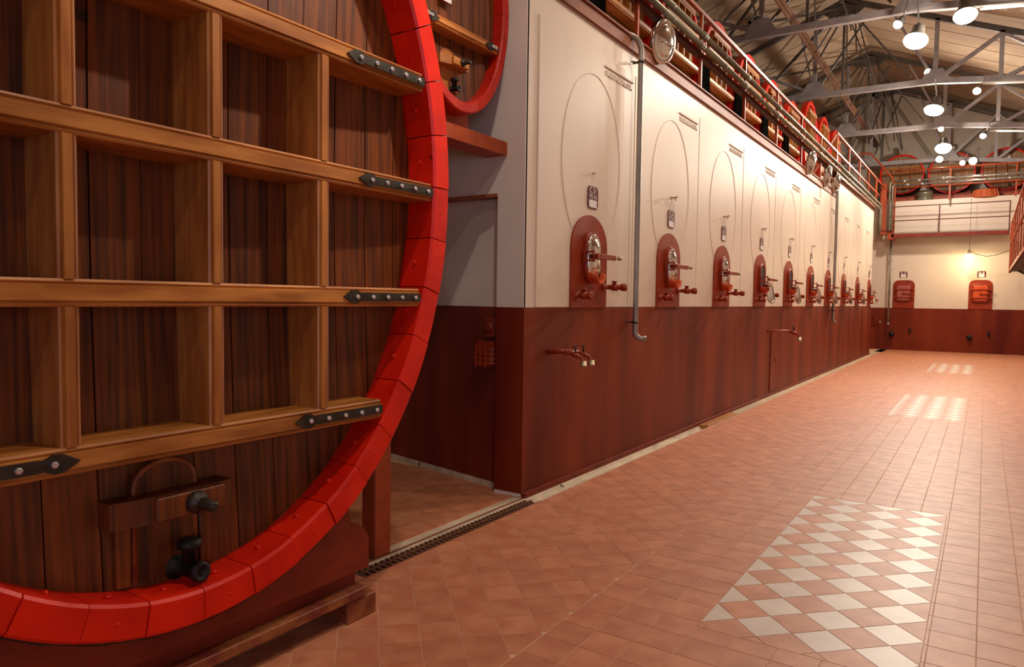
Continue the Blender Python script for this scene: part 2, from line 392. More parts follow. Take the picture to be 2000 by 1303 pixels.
# ------------------------------------------------------------------ gutter along the tanks
GT = structure('trim_5', MB().prism([(-.06, -.01), (-.06, -.16), (.195, -.16), (.195, -.002), (.18, -.004), (.165, -.03), (.1, -.045), (.065, -.03), (.05, -.006)], 'y', 2.2, 29.7), M['concrete'])
put('curb_strip', MB().box(-.1, .012, 3.35, 5.0, -.06, -.004), M['concrete'], GT)
ys = 9.35
for k in range(15):
    L_ = 1.35; put('cover_slab', MB().box(.05, .175, ys, ys+L_-.012, -.04, .002 if k else .012, c=.004), M['slab'] if k else M['honeyrail'], GT); ys += L_
put('cover_slab', MB().box(.01, .24, 27.9, 29.5, -.04, .004), M['blackboard'], GT)
gr = thing('drain_grate', 'rusty slotted drain grate in the floor channel beside the red wall corner', 'grate', (.105, 2.3, -.02))
for nm, x0, x1 in (('side_bar', -.09, -.075), ('side_bar', .075, .09), ('centre_bar', -.01, .01)):
    put(nm, MB().box(x0, x1, 0, 2.7, -.02, .012), M['rust'], gr)
sl = MB().box(-.075, -.01, 0, .026, -.012, .01).box(.01, .075, 0, .026, -.012, .01).mesh('slat')
for k in range(56): put('slat', sl, M['rust'], gr, (0, k*.048, 0))
put('drain_frame', MB().box(-.093, -.077, 0, 2.7, -.01, .018).box(.077, .091, 0, 2.7, -.01, .018), M['ledge'], gr)

# ------------------------------------------------------------------ casks
def ell(a, b, t): return a*math.cos(t), b*math.sin(t)
def make_cask(name, label, a, b, depth, lip, w, nseg, plank_w, rails, cols, xr, head, railm, postm, rimm, detail=False, dish=.06, group=None, taper=.9, strapinfo=None, rail_h=.09, div_w=.068, body_bulge=0.0, sub=3):
    """local frame: head faces +X, rim plane x=0, Y across, Z up with z=0 at the lowest rim point"""
    t = thing(name, label, 'barrel', group=group); zc = b
    # rim: painted stave ends
    for k in range(nseg):
        g = .0016; t0, t1 = 2*PI*k/nseg+g, 2*PI*(k+1)/nseg-g
        rings = []
        for i in range(sub+1):
            th = t0+(t1-t0)*i/sub
            pr = []
            for off, x in ((0, -.012), (-.012, 0), (-w+.012, 0), (-w, -.012), (-w-.002, -lip-.03), (0, -lip-.03)):
                y, z = ell(a+off, b+off, th); pr.append((x, y, z+zc))
            rings.append(pr)
        dx = random.uniform(-.004, .004) if detail else 0
        put('rim_segment', MB().loft(rings, smooth=False), rimm, t, (dx, 0, 0))
    if detail:
        sc = MB().lathe([(.0, -.004), (.014, -.004), (.014, .006), (.008, .010)], (0, 0, 0), (1, 0, 0), 8).mesh('rim_screw')
        nl = MB().lathe([(.007, -.004), (.007, .004), (.004, .006)], (0, 0, 0), (1, 0, 0), 8).mesh('rim_nail')
        for k in range(nseg):
            th = 2*PI*(k+.5)/nseg; y, z = ell(a-w-.004, b-w-.004, th)
            put('rim_screw', sc, rimm, t, (-.10, y, z+zc), (0, 0, math.atan2(-math.sin(th), -math.cos(th))) if abs(math.cos(th)) > .35 else (0, -PI/2 if z < 0 else PI/2, 0))
            y, z = ell(a-w*.5, b-w*.5, th); put('rim_nail', nl, rimm, t, (-.004, y, z+zc))
    # body of staves behind the rim with hoops
    NB = 48; rings = []
    for x, s in ((-lip, 1.0), (-depth*.3, .5*(1+taper)+body_bulge), (-depth*.6, .5*(1+taper)+body_bulge), (-depth, taper)):
        rings.append([(x, (a-.012)*s*math.cos(2*PI*k/NB), (b-.012)*s*math.sin(2*PI*k/NB)+zc) for k in range(NB)])
    bd = MB().loft(rings, caps=False); bd.add(rings[-1], [tuple(range(NB))])
    put('body', bd, M['stave'], t)
    for f in (-.062 if detail else .1, .22, .5, .78):
        s = 1+(taper-1)*f+body_bulge+(.006 if f > 0 else .007); x = -lip-(depth-lip)*f
        rings = [[(x+dx, (a-.006)*s*q*math.cos(2*PI*k/NB), (b-.006)*s*q*math.sin(2*PI*k/NB)+zc) for k in range(NB)] for dx, q in ((-.04, .97), (-.04, 1.0), (.04, 1.0), (.04, .97))]
        put('hoop', MB().loft(rings, caps=False), M['iron'], t)
    # head planks, dished
    ai, bi = a-w+.006, b-w+.006
    def hx(y, z): return -lip-dish*(1-min(1, (y/ai)**2+(z/bi)**2))
    n = int(math.ceil(2*ai/plank_w)); off = -n*plank_w/2
    for k in range(n):
        y0, y1 = max(off+k*plank_w, -ai*.999), min(off+(k+1)*plank_w, ai*.999)
        if y1-y0 < .02: continue
        g = .003; y0 += g; y1 -= g; m = 6
        def zr(y): return bi*math.sqrt(max(0.0004, 1-(y/ai)**2))
        front, back = [], []
        for i in range(m+1):
            f = -1+2*i/m
            for y in (y0, y1):
                z = f*zr(y); front.append((hx(y, z), y, z+zc)); back.append((hx(y, z)-.03, y, z+zc))
        N_ = len(front); fs = []
        for i in range(m):
            q = 2*i; fs += [(q, q+1, q+3, q+2), (N_+q, N_+q+2, N_+q+3, N_+q+1), (q, q+2, N_+q+2, N_+q), (q+1, N_+q+1, N_+q+3, q+3)]
        fs += [(0, N_, N_+1, 1), (N_-2, N_-1, 2*N_-1, 2*N_-2)]
        put('head_plank', MB().add(front+back, fs), head, t, (random.uniform(-.004, .002), 0, 0))
    put('head_backing', MB().loft([[(x, ai*.99*math.cos(2*PI*k/40), bi*.99*math.sin(2*PI*k/40)+zc) for k in range(40)] for x in (-lip-dish-.06, -lip-dish-.034)], smooth=False), M['dark'], t)
    # rails and dividers
    def half(z): return (a-w+.0)*math.sqrt(max(0, 1-((z-zc)/(b-w))**2))-.006
    h = rail_h/2; prof = [(0, -h+.022), (0, h-.022), (-.012, h-.018), (-.006, h-.009), (-.012, h), (-lip-dish-.02, h), (-lip-dish-.02, -h), (-.012, -h), (-.006, -h+.009), (-.012, -h+.018)]
    for z in rails:
        yh = half(z-math.copysign(h, zc-z)*-1 if False else z+(h if z > zc else -h))
        put('rail', MB().prism([(xr+p[0], z+p[1]) for p in prof], 'y', -yh, yh), railm, t)
        if strapinfo:
            for sgn in (1, -1):
                L_ = strapinfo[1]; e = yh-.0; s0 = e-L_
                pts = [(s0, 0), (s0+.05, .03), (s0+.085, .034), (s0+.115, .02), (s0+.135, h-.026), (e, h-.026), (e, -h+.026), (s0+.135, -h+.026), (s0+.115, -.02), (s0+.085, -.034), (s0+.05, -.03)]
                st = put('strap', MB().prism([(sgn*p[0], z+p[1]) for p in pts], 'x', xr-.001, xr+.009), M['iron'], t)
                for i in range(5):
                    put('bolt', strapinfo[0], M['bolt'], st, (xr+.008, sgn*(s0+.085+i*(L_-.13)/4), z))
    zs = sorted(rails); dw = div_w/2
    pd = [(-dw+.018, 0), (dw-.018, 0), (dw-.014, -.012), (dw-.007, -.006), (dw, -.012), (dw, -lip-dish-.02), (-dw, -lip-dish-.02), (-dw, -.012), (-dw+.007, -.006), (-dw+.014, -.012)]
    for c in cols:
        for z0, z1 in zip(zs[:-1], zs[1:]):
            zm = (z0+z1)/2
            if abs(c) > min(half(z0), half(z1))-.1: continue
            put('divider', MB().prism([(xr+p[1]-.004, c+p[0]) for p in pd], 'z', z0+h, z1-h), postm, t)
    return t, hx, half
def bung_door(t, hx, zc, y, z, sc, wood, tap=True):
    """manway door with yoke bar and tap, on the head of cask t"""
    x = hx(y, z-.3*sc-zc)+.004
    aw, ah = .125*sc, .24*sc
    arc = [(y+aw*math.cos(i*PI/12), z+.02*sc+aw*.75*math.sin(i*PI/12)) for i in range(13)]
    put('door', MB().prism(arc+[(y-aw, z-ah*1.5), (y+aw, z-ah*1.5)], 'x', x-.02, x+.012), wood, t)
    put('door_frame', MB().tube([(x+.008, p[0], p[1]) for p in [(y+aw+.005, z-ah*1.5)]+[(y+(aw+.005)*math.cos(i*PI/12), z+.02*sc+(aw*.75+.005)*math.sin(i*PI/12)) for i in range(13)]+[(y-aw-.005, z-ah*1.5)]], .012*sc, 6), M['cradlewood'], t)
    for s in (-1, 1):
        put('door_jamb', MB().box(x-.01, x+.02, y+s*(aw+.05*sc)-.03*sc, y+s*(aw+.05*sc)+.03*sc, z-ah*1.5, z-.05*sc, c=.006), wood, t)
    yk = MB().prism([(x+.05, y-.27*sc), (x+.075, y-.25*sc), (x+.08, y-.12*sc), (x+.115, y-.1*sc), (x+.115, y+.1*sc), (x+.1, y+.22*sc), (x+.075, y+.26*sc), (x+.05, y+.27*sc)], 'z', z-.105*sc, z)
    yk2 = MB().prism([(x-.02, y-.255*sc), (x+.07, y-.255*sc), (x+.1, y-.1*sc), (x+.1, y+.1*sc), (x+.09, y+.255*sc), (x-.02, y+.255*sc)], 'z', z-.105*sc, z)
    yo = put('door_yoke', yk2, wood, t)
    put('yoke_block', MB().box(x+.08, x+.125, y-.1*sc, y+.2*sc, z-.1*sc, z-.004, c=.006), wood, yo)
    put('yoke_screw', MB().lathe([(.02*sc, 0), (.045*sc, .0), (.045*sc, .03*sc), (.026*sc, .035*sc), (.026*sc, .05*sc), (.022*sc, .11*sc), (.012*sc, .12*sc)], (x+.12, y+.06*sc, z-.05*sc), (1, .15, -.05), 10), M['iron'], yo)
    if tap:
        zt = z-.31*sc
        tb = MB().lathe([(.055*sc, 0), (.055*sc, .02*sc), (.034*sc, .03*sc), (.034*sc, .13*sc), (.042*sc, .135*sc), (.042*sc, .165*sc), (.024*sc, .165*sc), (.022*sc, .15*sc), (.001, .15*sc)], (x-.01, y+.05*sc, zt-.03*sc), (1, .12, 0), 14)
        tp = put('tap', tb, M['black'], t)
        put('tap_handle', MB().lathe([(.03*sc, 0), (.03*sc, .06*sc), (.05*sc, .065*sc), (.05*sc, .085*sc), (.035*sc, .1*sc)], (x+.08*sc, y+.06*sc, zt), (0, 0, 1), 12), M['black'], tp)
hexb = MB().lathe([(.006, 0), (.0125, 0), (.0125, .009), (.009, .013)], (0, 0, 0), (1, 0, 0), 6, False).mesh('bolt')
# ---- big oval cask in front
A_, B_ = 1.555, 1.941; XB, YB, ZB = .62, 1.673, .347
big, hx, half = make_cask('oak_cask', 'giant oval oak cask with red rim and wooden grid across its head', A_, B_, 2.3, .19, .135, 40, .2, [z-ZB for z in (1.09, 1.67, 2.257, 2.84)], [y-YB for y in (.66, 1.19, 1.752, 2.315)], -.012, M['plank'], M['rail'], M['post'], M['rim'], True, .075, taper=.97, strapinfo=(hexb, .56), rail_h=.096)
big.location = (XB, YB, ZB)
bung_door(big, hx, B_, 1.62-YB, .875-ZB, 1.0, M['plank'])
# cradle under the big cask
cr = thing('cask_cradle', 'dark red painted cradle with timber foot under the giant cask', 'cradle', (.5, YB, 0))
prof = []
for i in range(25):
    th = -PI/2-.62+i*(1.24)/24; y, z = (A_+.004)*math.cos(th), (B_+.004)*math.sin(th)
    prof.append((y, z+B_+ZB))
ye = 2.665-YB
ptop = [(y, z) for y, z in prof if abs(y) < ye-.15]
poly = [(-ye, .25), (ye, .25), (ye, .41), (ye-.03, .46), (ye-.08, .5), (ye-.13, .525)]+[(y, max(z, .345)) for y, z in ptop[::-1]]+[(-ye+.13, .525), (-ye+.03, .46), (-ye, .41)]
put('bolster', MB().prism(poly, 'x', -.05, .05), M['cradle'], cr)
put('bolster', MB().prism([(p[0]*.94, p[1]) for p in poly], 'x', -1.75, -1.62), M['cradle'], cr)
put('lower_flange', MB().box(-.08, .075, -ye-.02, ye-.03, .115, .165, c=.005), M['cradlewood'], cr)
put('lower_flange', MB().box(-1.78, -1.6, -ye+.1, ye-.1, .115, .165), M['cradlewood'], cr)
put('web', MB().box(-.04, 0, -ye, ye-.05, .16, .26), M['cradle'], cr)
for y0 in (2.5-YB, -1.0):
    put('foot_block', MB().box(-.12, .068, y0, y0+.205, 0, .114, c=.006), M['cradlewood'], cr)
    put('foot_block', MB().box(-1.8, -1.6, y0, y0+.2, 0, .114, c=.006), M['cradlewood'], cr)
put('side_beam', MB().box(-1.75, -.05, ye-.2, ye-.12, .19, .4), M['cradle'], cr)
# ---- second cask on the steel shelf
AC, BC = .60, .90
c2, hx2, half2 = make_cask('oak_cask', 'smaller oval cask with red rim on a red beam beside the white pillar', AC, BC, 2.6, .1, .085, 26, .14, [.60, 1.35], [], -.012, M['plank'], M['rail'], M['post'], M['rimlip'], False, .04, taper=.95, strapinfo=(hexb, .18), rail_h=.07)
c2.location = (-.12, 4.31, 3.065)
bung_door(c2, hx2, BC, -.08, .385, .62, M['rail'])
pl = tag(put('cask_plate', MB().box(0, .006, -.06, .06, 0, .13), M['plate']), 'small red and white plate on the head of the smaller oval cask', 'sign'); pl.location = (-.222, 4.22, 3.86)
put('blank_field', MB().box(.006, .008, -.05, .05, .01, .08), M['plateink'], pl)
sb = thing('shelf_beam', 'red steel beam carrying the smaller cask into the white wall', 'beam', (-.19, 4.2, 2.87))
put('channel', MB().box(-.2, .01, -1.6, .79, 0, .11), M['redsteel'], sb)
put('chock', MB().prism([(-.1, .11), (.34, .11), (.34, .3), (.2, .215), (.1, .2), (-.1, .2)], 'x', -.16, -.06), M['redsteel'], sb)
put('bracket', MB().box(-.12, -.02, -.3, -.22, .11, .3), M['black'], sb)  # black block put in for the dark gap under the cask
put('rear_channel', MB().box(-2.3, -2.1, -1.6, .79, 0, .11), M['redsteel'], sb)
put('cross_channel', MB().box(-2.1, -.2, -1.1, -1.0, 0, .1), M['redsteel'], sb)
tag(put('support_post', MB().box(-.1, .02, 3.25, 3.4, -.004, 2.87, c=.008), M['redsteel']), 'red square steel post behind the giant cask beside the drain', 'post')

# ------------------------------------------------------------------ wall hatches
def stad(hw, hh, n=8):
    r = hw; pts = []
    for i in range(n+1): t = i*PI/n; pts.append((r*math.cos(t), hh-r+r*math.sin(t)))
    for i in range(n+1): t = PI+i*PI/n; pts.append((r*math.cos(t), -hh+r+r*math.sin(t)))
    return pts
def stad_loft(mb, spec, yc, zc, smooth=True, caps=True):
    return mb.loft([[(x, yc+p[0], zc+p[1]) for p in stad(hw, hh)] for hw, hh, x in spec], smooth, caps)
SURR = MB().prism([(.367, 1.6), (.367, 2.17)]+[(.367*math.cos(i*PI/16), 2.17+.31*math.sin(i*PI/16)) for i in range(1, 16)]+[(-.367, 2.17), (-.367, 1.6)], 'x', .006, .022).mesh('surround')
COLR = stad_loft(MB(), [(.150, .245, .02), (.150, .245, .05), (.140, .236, .062), (.122, .22, .062), (.118, .215, .02)], 0, 2.08, False, False).mesh('collar')
PIT = stad_loft(MB(), [(.119, .216, .021), (.119, .216, .024)], 0, 2.08, False).mesh('opening_shade')  # dark disc for the shaded tank interior; the wall behind is solid
LID = stad_loft(MB(), [(.128, .216, .05), (.13, .218, .068), (.122, .21, .076), (.108, .196, .07), (.1, .188, .066), (.085, .165, .085), (.05, .11, .1), (.012, .05, .105)], 0, 2.08).mesh('lid')
LIDO = stad_loft(MB(), [(.11, .19, 0), (.112, .192, .012), (.105, .184, .018), (.09, .166, .006), (.06, .12, -.03), (.02, .05, -.042)], 0, 0).mesh('lid')
XBAR = MB().box(.11, .135, -.1, .3, 2.06, 2.11, c=.004).mesh('crossbar')
FORK = MB().box(.02, .125, -.165, -.125, 2.115, 2.13).box(.02, .125, -.165, -.125, 2.035, 2.05).box(.02, .035, -.175, -.115, 2.03, 2.135).lathe([(.008, 0), (.008, .12)], (.115, -.145, 2.025), (0, 0, 1), 8).mesh('fork')
KNOB = MB().lathe([(.008, 0), (.008, .06), (.02, .06), (.022, .08), (.016, .1), (.004, .104)], (.122, .3, 2.085), (.2, 1, 0), 10).mesh('knob')
def chute():
    rings = []
    for x, r, zc_ in ((.02, .135, 1.965), (.07, .12, 1.945), (.12, .1, 1.925), (.15, .095, 1.92)):
        o = [(x, r*math.cos(PI+i*PI/10), zc_+r*math.sin(PI+i*PI/10)) for i in range(11)]
        i_ = [(x, (r-.008)*math.cos(2*PI-i*PI/10), zc_+(r-.008)*math.sin(2*PI-i*PI/10)) for i in range(11)]
        rings.append(o+i_)
    return MB().loft(rings)
CHUTE = chute().mesh('chute')
def valve(L_=.15):
    m = MB().lathe([(.04, 0), (.04, .015), (.022, .02), (.022, L_*.35), (.034, L_*.36), (.036, L_*.62), (.026, L_*.64), (.026, L_*.74), (.036, L_*.76), (.038, L_*.97), (.03, L_)], (0, 0, 0), (1, 0, 0), 12)
    m.lathe([(.018, 0), (.018, .05), (.03, .052), (.03, .062)], (L_*.48, 0, 0), (0, 0, 1), 10)
    return m
VALV = valve(.17).mesh('valve'); VALV2 = valve(.24).mesh('valve')
ordn = ['nearest the pillar', 'second from the pillar', 'third from the pillar', 'fourth from the pillar', 'fifth from the pillar', 'sixth from the pillar', 'seventh from the pillar', 'eighth from the pillar', 'ninth from the pillar', 'last before the far wall']
HY = [6.118, 8.17, 10.24, 12.33, 14.4, 16.46, 18.5, 20.8, 23.25, 25.8]
for k, y in enumerate(HY):
    opn = k >= 3
    t = thing('tank_hatch', ('red arched tank hatch, stainless lid open and hanging, ' if opn else 'red arched tank hatch with closed stainless oval lid, ')+ordn[k], 'hatch', (0.008, y, 1.6), group='tank hatches along the cream wall')
    def P(nm, me, mt, loc=(0, 0, 0), rot=None, par=None): return put(nm, me, mt, par or t, (loc[0], loc[1], loc[2]-(1.6 if par is None else 0)), rot)
    P('surround', SURR, M['hatchred']); P('collar', COLR, M['hatchred'])
    cb = P('crossbar', XBAR, M['hatchred'], (.02 if not opn else .06, 0, 0 if not opn else -.03)); put('fork', FORK, M['hatchred'], cb); put('knob', KNOB, M['brass'], cb)
    if not opn:
        P('lid', LID, M['steel']); P('chute', CHUTE, M['hatchbright'])
    else:
        P('opening_shade', PIT, M['dark'], (.03, 0, 0)); P('chute', CHUTE, M['hatchred'])  # dark disc as interior shade; chute in darker red to paint its shadow
        P('lid', LIDO, M['steel'], (.15, .13, 1.835), (0, math.radians(-12), math.radians(-20)))
        P('lid_hinge', MB().box(.03, .16, -.03, .1, 1.93, 1.97), M['hatchred'])
    P('valve', VALV, M['hatchred'], (.015, -.26, 1.71)); P('valve', VALV2, M['hatchred'], (.015, .3, 1.8), (0, 0, math.radians(18)))
# capacity plates
PLATE = MB().prism([(-.106, -.075), (-.08, -.105), (.08, -.105), (.106, -.075), (.106, .075), (.08, .105), (-.08, .105), (-.106, .075)], 'x', 0, .006).mesh('plate')
BLANK = MB().box(.006, .0075, -.08, .08, -.095, -.025).mesh('blank_field')
T95 = text_mesh('95 hl', .075)
zpl = [2.655]*10
for k, y in enumerate(HY):
    t = put('capacity_plate', PLATE, M['plate'], None, (.016, y+.055, 2.655))
    tag(t, 'dark red plate reading C %d above the hatch %s' % (51+k, ordn[k]), 'sign', 'capacity plates above the tank hatches')
    put('lettering', text_mesh('C %d' % (51+k), .075), M['plateink'], t, (.0068, 0, .066), FACEX)
    put('lettering', T95, M['plateink'], t, (.0068, 0, .005), FACEX)
    put('blank_field', BLANK, M['plateink'], t)
    if k:
        h = put('sample_tap', MB().tube([(0, 0, 0), (.07, 0, .005)], .009, 8).tube([(.05, 0, 0), (.052, .004, -.035)], .007, 8).tube([(.075, -.02, .012), (.075, .03, .01)], .006, 6).box(.0, .006, -.016, .016, -.016, .016), M['brass'], None, (.014, y+.06, 2.9+.01*(k % 2)))
        put('hanging_wire', MB().tube([(.02, -.02, -.01), (.006, -.06, -.14)], .0016, 5).tube([(.02, .02, -.01), (.006, .06, -.14)], .0016, 5), M['iron'], h)
    else:
        h = put('sample_tap', MB().lathe([(.012, 0), (.012, .03), (.006, .035)], (0, 0, 0), (1, 0, 0), 8), M['white'], None, (.014, y+.06, 2.89))
    tag(h, ('tiny brass sampling tap holding a plate above the hatch ' if k else 'small painted stub in the wall above the hatch ')+ordn[k], 'tap', 'sampling taps on the cream wall')

# ------------------------------------------------------------------ drain pipes, water taps, cage lamp
def arcpts(c, r, p0, p1, u, v, n=6): return [tuple(Vector(c)+Vector(u)*(r*math.cos(p0+(p1-p0)*i/n))+Vector(v)*(r*math.sin(p0+(p1-p0)*i/n))) for i in range(n+1)]
t = thing('drain_pipe', 'grey galvanised downpipe crossing the cream wall beside the first hatch', 'pipe', (.1, 7.05, 1.24))
put('pipe_run', MB().tube([(-.12, -.3, 3.19)]+[(-.09+.09*math.sin(a_), -.14+.14*math.sin(a_), 3.06+.13*math.cos(a_)) for a_ in [i*PI/12 for i in range(7)]]+[(0, 0, 1.5), (0, 0, .1)]+arcpts((.06, .045, .1), .075, PI, PI*1.5, (.8, .6, 0), (0, 0, 1))[1:]+[(.1, .07, .028)], .029, 14), M['zinc'], t)
put('socket', MB().lathe([(.036, 0), (.036, .05), (.03, .055)], (-.11, -.26, 3.19), (-.2, -.9, 0), 12), M['zinc'], t)
for z in (2.93, .2):
    put('clamp', MB().lathe([(.03, -.012), (.036, -.012), (.036, .012), (.03, .012)], (0, 0, z), (0, 0, 1), 14).box(-.09, -.03, -.008, .008, z-.008, z+.008).bar((-.08, -.07, z), (-.03, 0, z), .012), M['iron'], t)
t = thing('drain_pipe', 'thin grey downpipe at the step in the cream wall far down the row', 'pipe', (.1, 18.9, 1.2))
put('pipe_run', MB().tube([(-.16, 0, 3.3)]+[(-.16+.12*math.sin(a_)+.04*math.sin(a_), 0, 3.18+.12*math.cos(a_)) for a_ in [i*PI/12 for i in range(7)]]+[(0, 0, 1.5), (0, 0, .1), (.02, .02, .02), (.06, .05, -.01)], .034, 12), M['zinc'], t)
put('clamp', MB().lathe([(.034, -.012), (.042, -.012), (.042, .012), (.034, .012)], (0, 0, .3), (0, 0, 1), 12).box(-.1, -.03, -.25, .008, .29, .31), M['iron'], t)
def bibtap(t, o, s=1):
    b = put('tap_body', MB().lathe([(.014*s, 0), (.014*s, .04*s), (.022*s, .045*s), (.022*s, .085*s), (.014*s, .09*s), (.014*s, .12*s)], o, (.8, .5, -.35), 10).tube([(o[0]+.09*s, o[1]+.055*s, o[2]-.04*s), (o[0]+.11*s, o[1]+.07*s, o[2]-.09*s)], .012*s, 8), M['hatchred'], t)
    put('spout', MB().lathe([(.024*s, 0), (.026*s, .035*s), (.03*s, .037*s), (.03*s, .048*s)], (o[0]+.11*s, o[1]+.07*s, o[2]-.07*s), (0, 0, -1), 10), M['brass'], b)
    put('tap_handle', MB().tube([(o[0]+.05*s, o[1]+.03*s, o[2]), (o[0]+.05*s, o[1]+.03*s, o[2]+.055*s)], .008*s, 8).box(o[0]+.044*s, o[0]+.056*s, o[1]-.012*s, o[1]+.072*s, o[2]+.052*s, o[2]+.06*s), M['iron'], b)
t = thing('water_tap', 'double brass water tap on a red pipe in the dark red wall near the corner', 'tap', (.012, 5.38, 1.21))
put('feed_pipe', MB().tube([(0, 0, 0), (.2, .06, .01)], .022, 10), M['hatchred'], t); put('manifold', MB().tube([(.18, .0, .0), (.2, .2, .0)], .018, 10), M['hatchred'], t)
bibtap(t, (.19, .04, 0)); bibtap(t, (.2, .17, 0))
t = thing('water_tap', 'single water tap on a long red pipe halfway along the dark red wall', 'tap', (.012, 12.95, 1.17))
put('feed_pipe', MB().tube([(0, 0, 0), (.3, .35, 0)], .018, 10), M['hatchred'], t); bibtap(t, (.29, .34, 0), 1.5)
t = thing('water_tap', 'thin water tap on the far end wall just past the last tank', 'tap', (-.3, FW-.012, 1.16))
put('feed_pipe', MB().tube([(0, 0, 0), (.12, -.25, 0)], .02, 10), M['hatchred'], t); bibtap(t, (.1, -.25, 0), 1.5)
tag(put('wall_access_panel', MB().box(.012, .026, 13.2, 13.75, .06, 1.15, c=.004).lathe([(.02, 0), (.02, .02)], (.026, 13.55, .62), (1, 0, 0), 8), M['red']), 'narrow red access panel flush in the dado below the single tap', 'panel')
t = thing('wall_lamp', 'red painted cage lamp low on the recessed wall beside the pillar', 'lamp', (-.42, 5.11, 1.08))
put('lamp_body', MB().box(-.1, .1, -.1, 0, 0, .17, c=.02).prism([(-.1, .15), (.1, .15), (.07, .22), (-.07, .22)], 'y', -.09, 0), M['hatchred'], t)
for i in range(4): put('cage_bar', MB().tube([(-.13, -.01, .03+i*.042), (-.125, -.09, .03+i*.042), (-.06, -.13, .03+i*.042), (.06, -.13, .03+i*.042), (.125, -.09, .03+i*.042), (.13, -.01, .03+i*.042)], .006, 6), M['hatchred'], t)
for y in (-.05, 0, .05): put('cage_bar', MB().box(y-.008, y+.008, -.142, -.128, 0, .19), M['hatchred'], t)
put('junction_box', MB().lathe([(.05, 0), (.05, .05), (.03, .07)], (.02, 0, .34), (0, -1, 0), 12).box(-.03, .09, -.05, 0, .25, .42, c=.01), M['cradle'], t)

# ------------------------------------------------------------------ railing and pipes on top of the tanks
rl = thing('deck_railing', 'red steel railing along the top edge of the cream tank wall', 'railing', (.03, 7.1, 4.43))
for k in range(7):
    put('post', MB().box(-.02, .02, -.02, .02, 0, .94), M['redsteel'], rl, (0, k*2.0-.02, 0))
put('top_rail', MB().box(-.025, .025, -2.6, 20.2, .92, .965), M['redsteel'], rl)
put('low_tray', MB().box(-.05, .03, -2.6, 12.1, .37, .43), M['darkred'], rl)
for k in range(13):
    put('tray_clip', MB().box(-.03, .035, 0, .12, .43, .455), M['honeyrail'], rl, (0, .9+k*.9, 0))
r2 = thing('deck_railing', 'second red railing raised above the far stepped part of the tank wall', 'railing', (.03, 19.0, 4.9))
for k in range(6): put('post', MB().box(-.022, .022, -.022, .022, 0, .95), M['redsteel'], r2, (0, k*1.9, 0))
put('top_rail', MB().box(-.026, .026, -.02, 10.0, .9, .95), M['redsteel'], r2)
put('end_brace', MB().bar((-.5, -.9, -.45), (0, 0, .93), .045), M['redsteel'], r2)
for nm, z, x in (('lower grey wine pipe', 4.875, .12), ('upper grey wine pipe', 5.02, .12)):
    t = thing('wine_pipe', nm+' running along the railing above the tanks', 'pipe', (x, 4.5, z), group='wine pipes along the deck railing')
    put('pipe_run', MB().tube([(0, 0, 0), (0, 22.2+(z-4.875)*2, 0), (0, 22.35+(z-4.875)*2, -.05), (0, 22.4+(z-4.875)*2, -.2), (0, 22.4+(z-4.875)*2, -.9)], .037, 14), M['pipe'], t)
    cp = MB().lathe([(.037, -.05), (.046, -.05), (.046, -.02), (.04, -.015), (.04, .015), (.046, .02), (.046, .05), (.037, .05)], (0, 0, 0), (0, 1, 0), 14).mesh('coupling')
    for k in range(11): put('coupling', cp, M['pipe'], t, (0, 2.4+k*1.95+(.1 if z > 5 else 0), 0))
    for k in range(11): put('pipe_ring', MB().lathe([(.037, -.008), (.042, -.008), (.042, .008), (.037, .008)], (0, 0, 0), (0, 1, 0), 12), M['pipe'], t, (0, 1.4+k*1.95, 0))

# ------------------------------------------------------------------ casks on the tank deck
def fix(t, loc, rz=0): t.location = loc; t.rotation_euler = (0, 0, rz)
dk, hxd, _ = make_cask('oak_cask', '', .88, .98, 2.4, .1, .1, 24, .17, [.8, 1.3, 1.64], [-.27, 0, .27], .05, M['palehead'], M['honeyrail'], M['yellowwood'], M['rim'], False, .05, group='red rimmed casks on the tank deck', taper=.97, body_bulge=.02, rail_h=.09, div_w=.06)
for s in (-1, 1): put('stave_top', MB().lathe([(.05, 0), (.05, .07), (.03, .08)], (-.4, s*.02, 1.95), (0, 0, 1), 8), M['stave'], dk)
tapd = MB().lathe([(.03, 0), (.03, .08), (.045, .085), (.045, .12)], (-.06, .12, .24), (1, 0, 0), 10).tube([(.0, .12, .27), (.06, .16, .33)], .012, 6).mesh('tap')
put('tap', tapd, M['black'], dk)
put('yoke_screw', MB().lathe([(.03, 0), (.03, .06), (.012, .1)], (-.03, .3, .33), (1, .2, .1), 8).tube([(.05, .3, .33), (.07, .42, .37)], .012, 6), M['iron'], dk)
CY = [6.83, 8.85, 10.86, 12.75, 14.72, 16.66, 18.6]
dn = ['first red rimmed deck cask, above the pillar end of the tanks', 'second red rimmed deck cask, above the downpipe', 'third deck cask, in line behind the second railing bay', 'fourth deck cask along the row above the tanks', 'fifth deck cask along the row above the tanks', 'sixth deck cask along the row above the tanks', 'seventh deck cask, just before the step in the tank wall']
for k, y in enumerate(CY):
    c = dk if k == 0 else dup(dk, (0, 0, 0))
    fix(c, (-.9, y, 4.66)); c['label'] = dn[k]
for k, y in enumerate((20.7, 22.6, 24.5)):
    c = dup(dk, (-.9, y, 5.15), 0, ['deck cask just past the step in the tank wall', 'deck cask in the middle of the raised far deck', 'deck cask at the far end of the raised deck'][k])
CHK = MB().prism([(-.7, 0), (.7, 0), (.6, .40), (.3, .25), (0, .2), (-.3, .25), (-.6, .40)], 'x', -.35, -.15).prism([(-.7, 0), (.7, 0), (.6, .40), (.3, .25), (0, .2), (-.3, .25), (-.6, .40)], 'x', -2.0, -1.8).mesh('cask_chock')
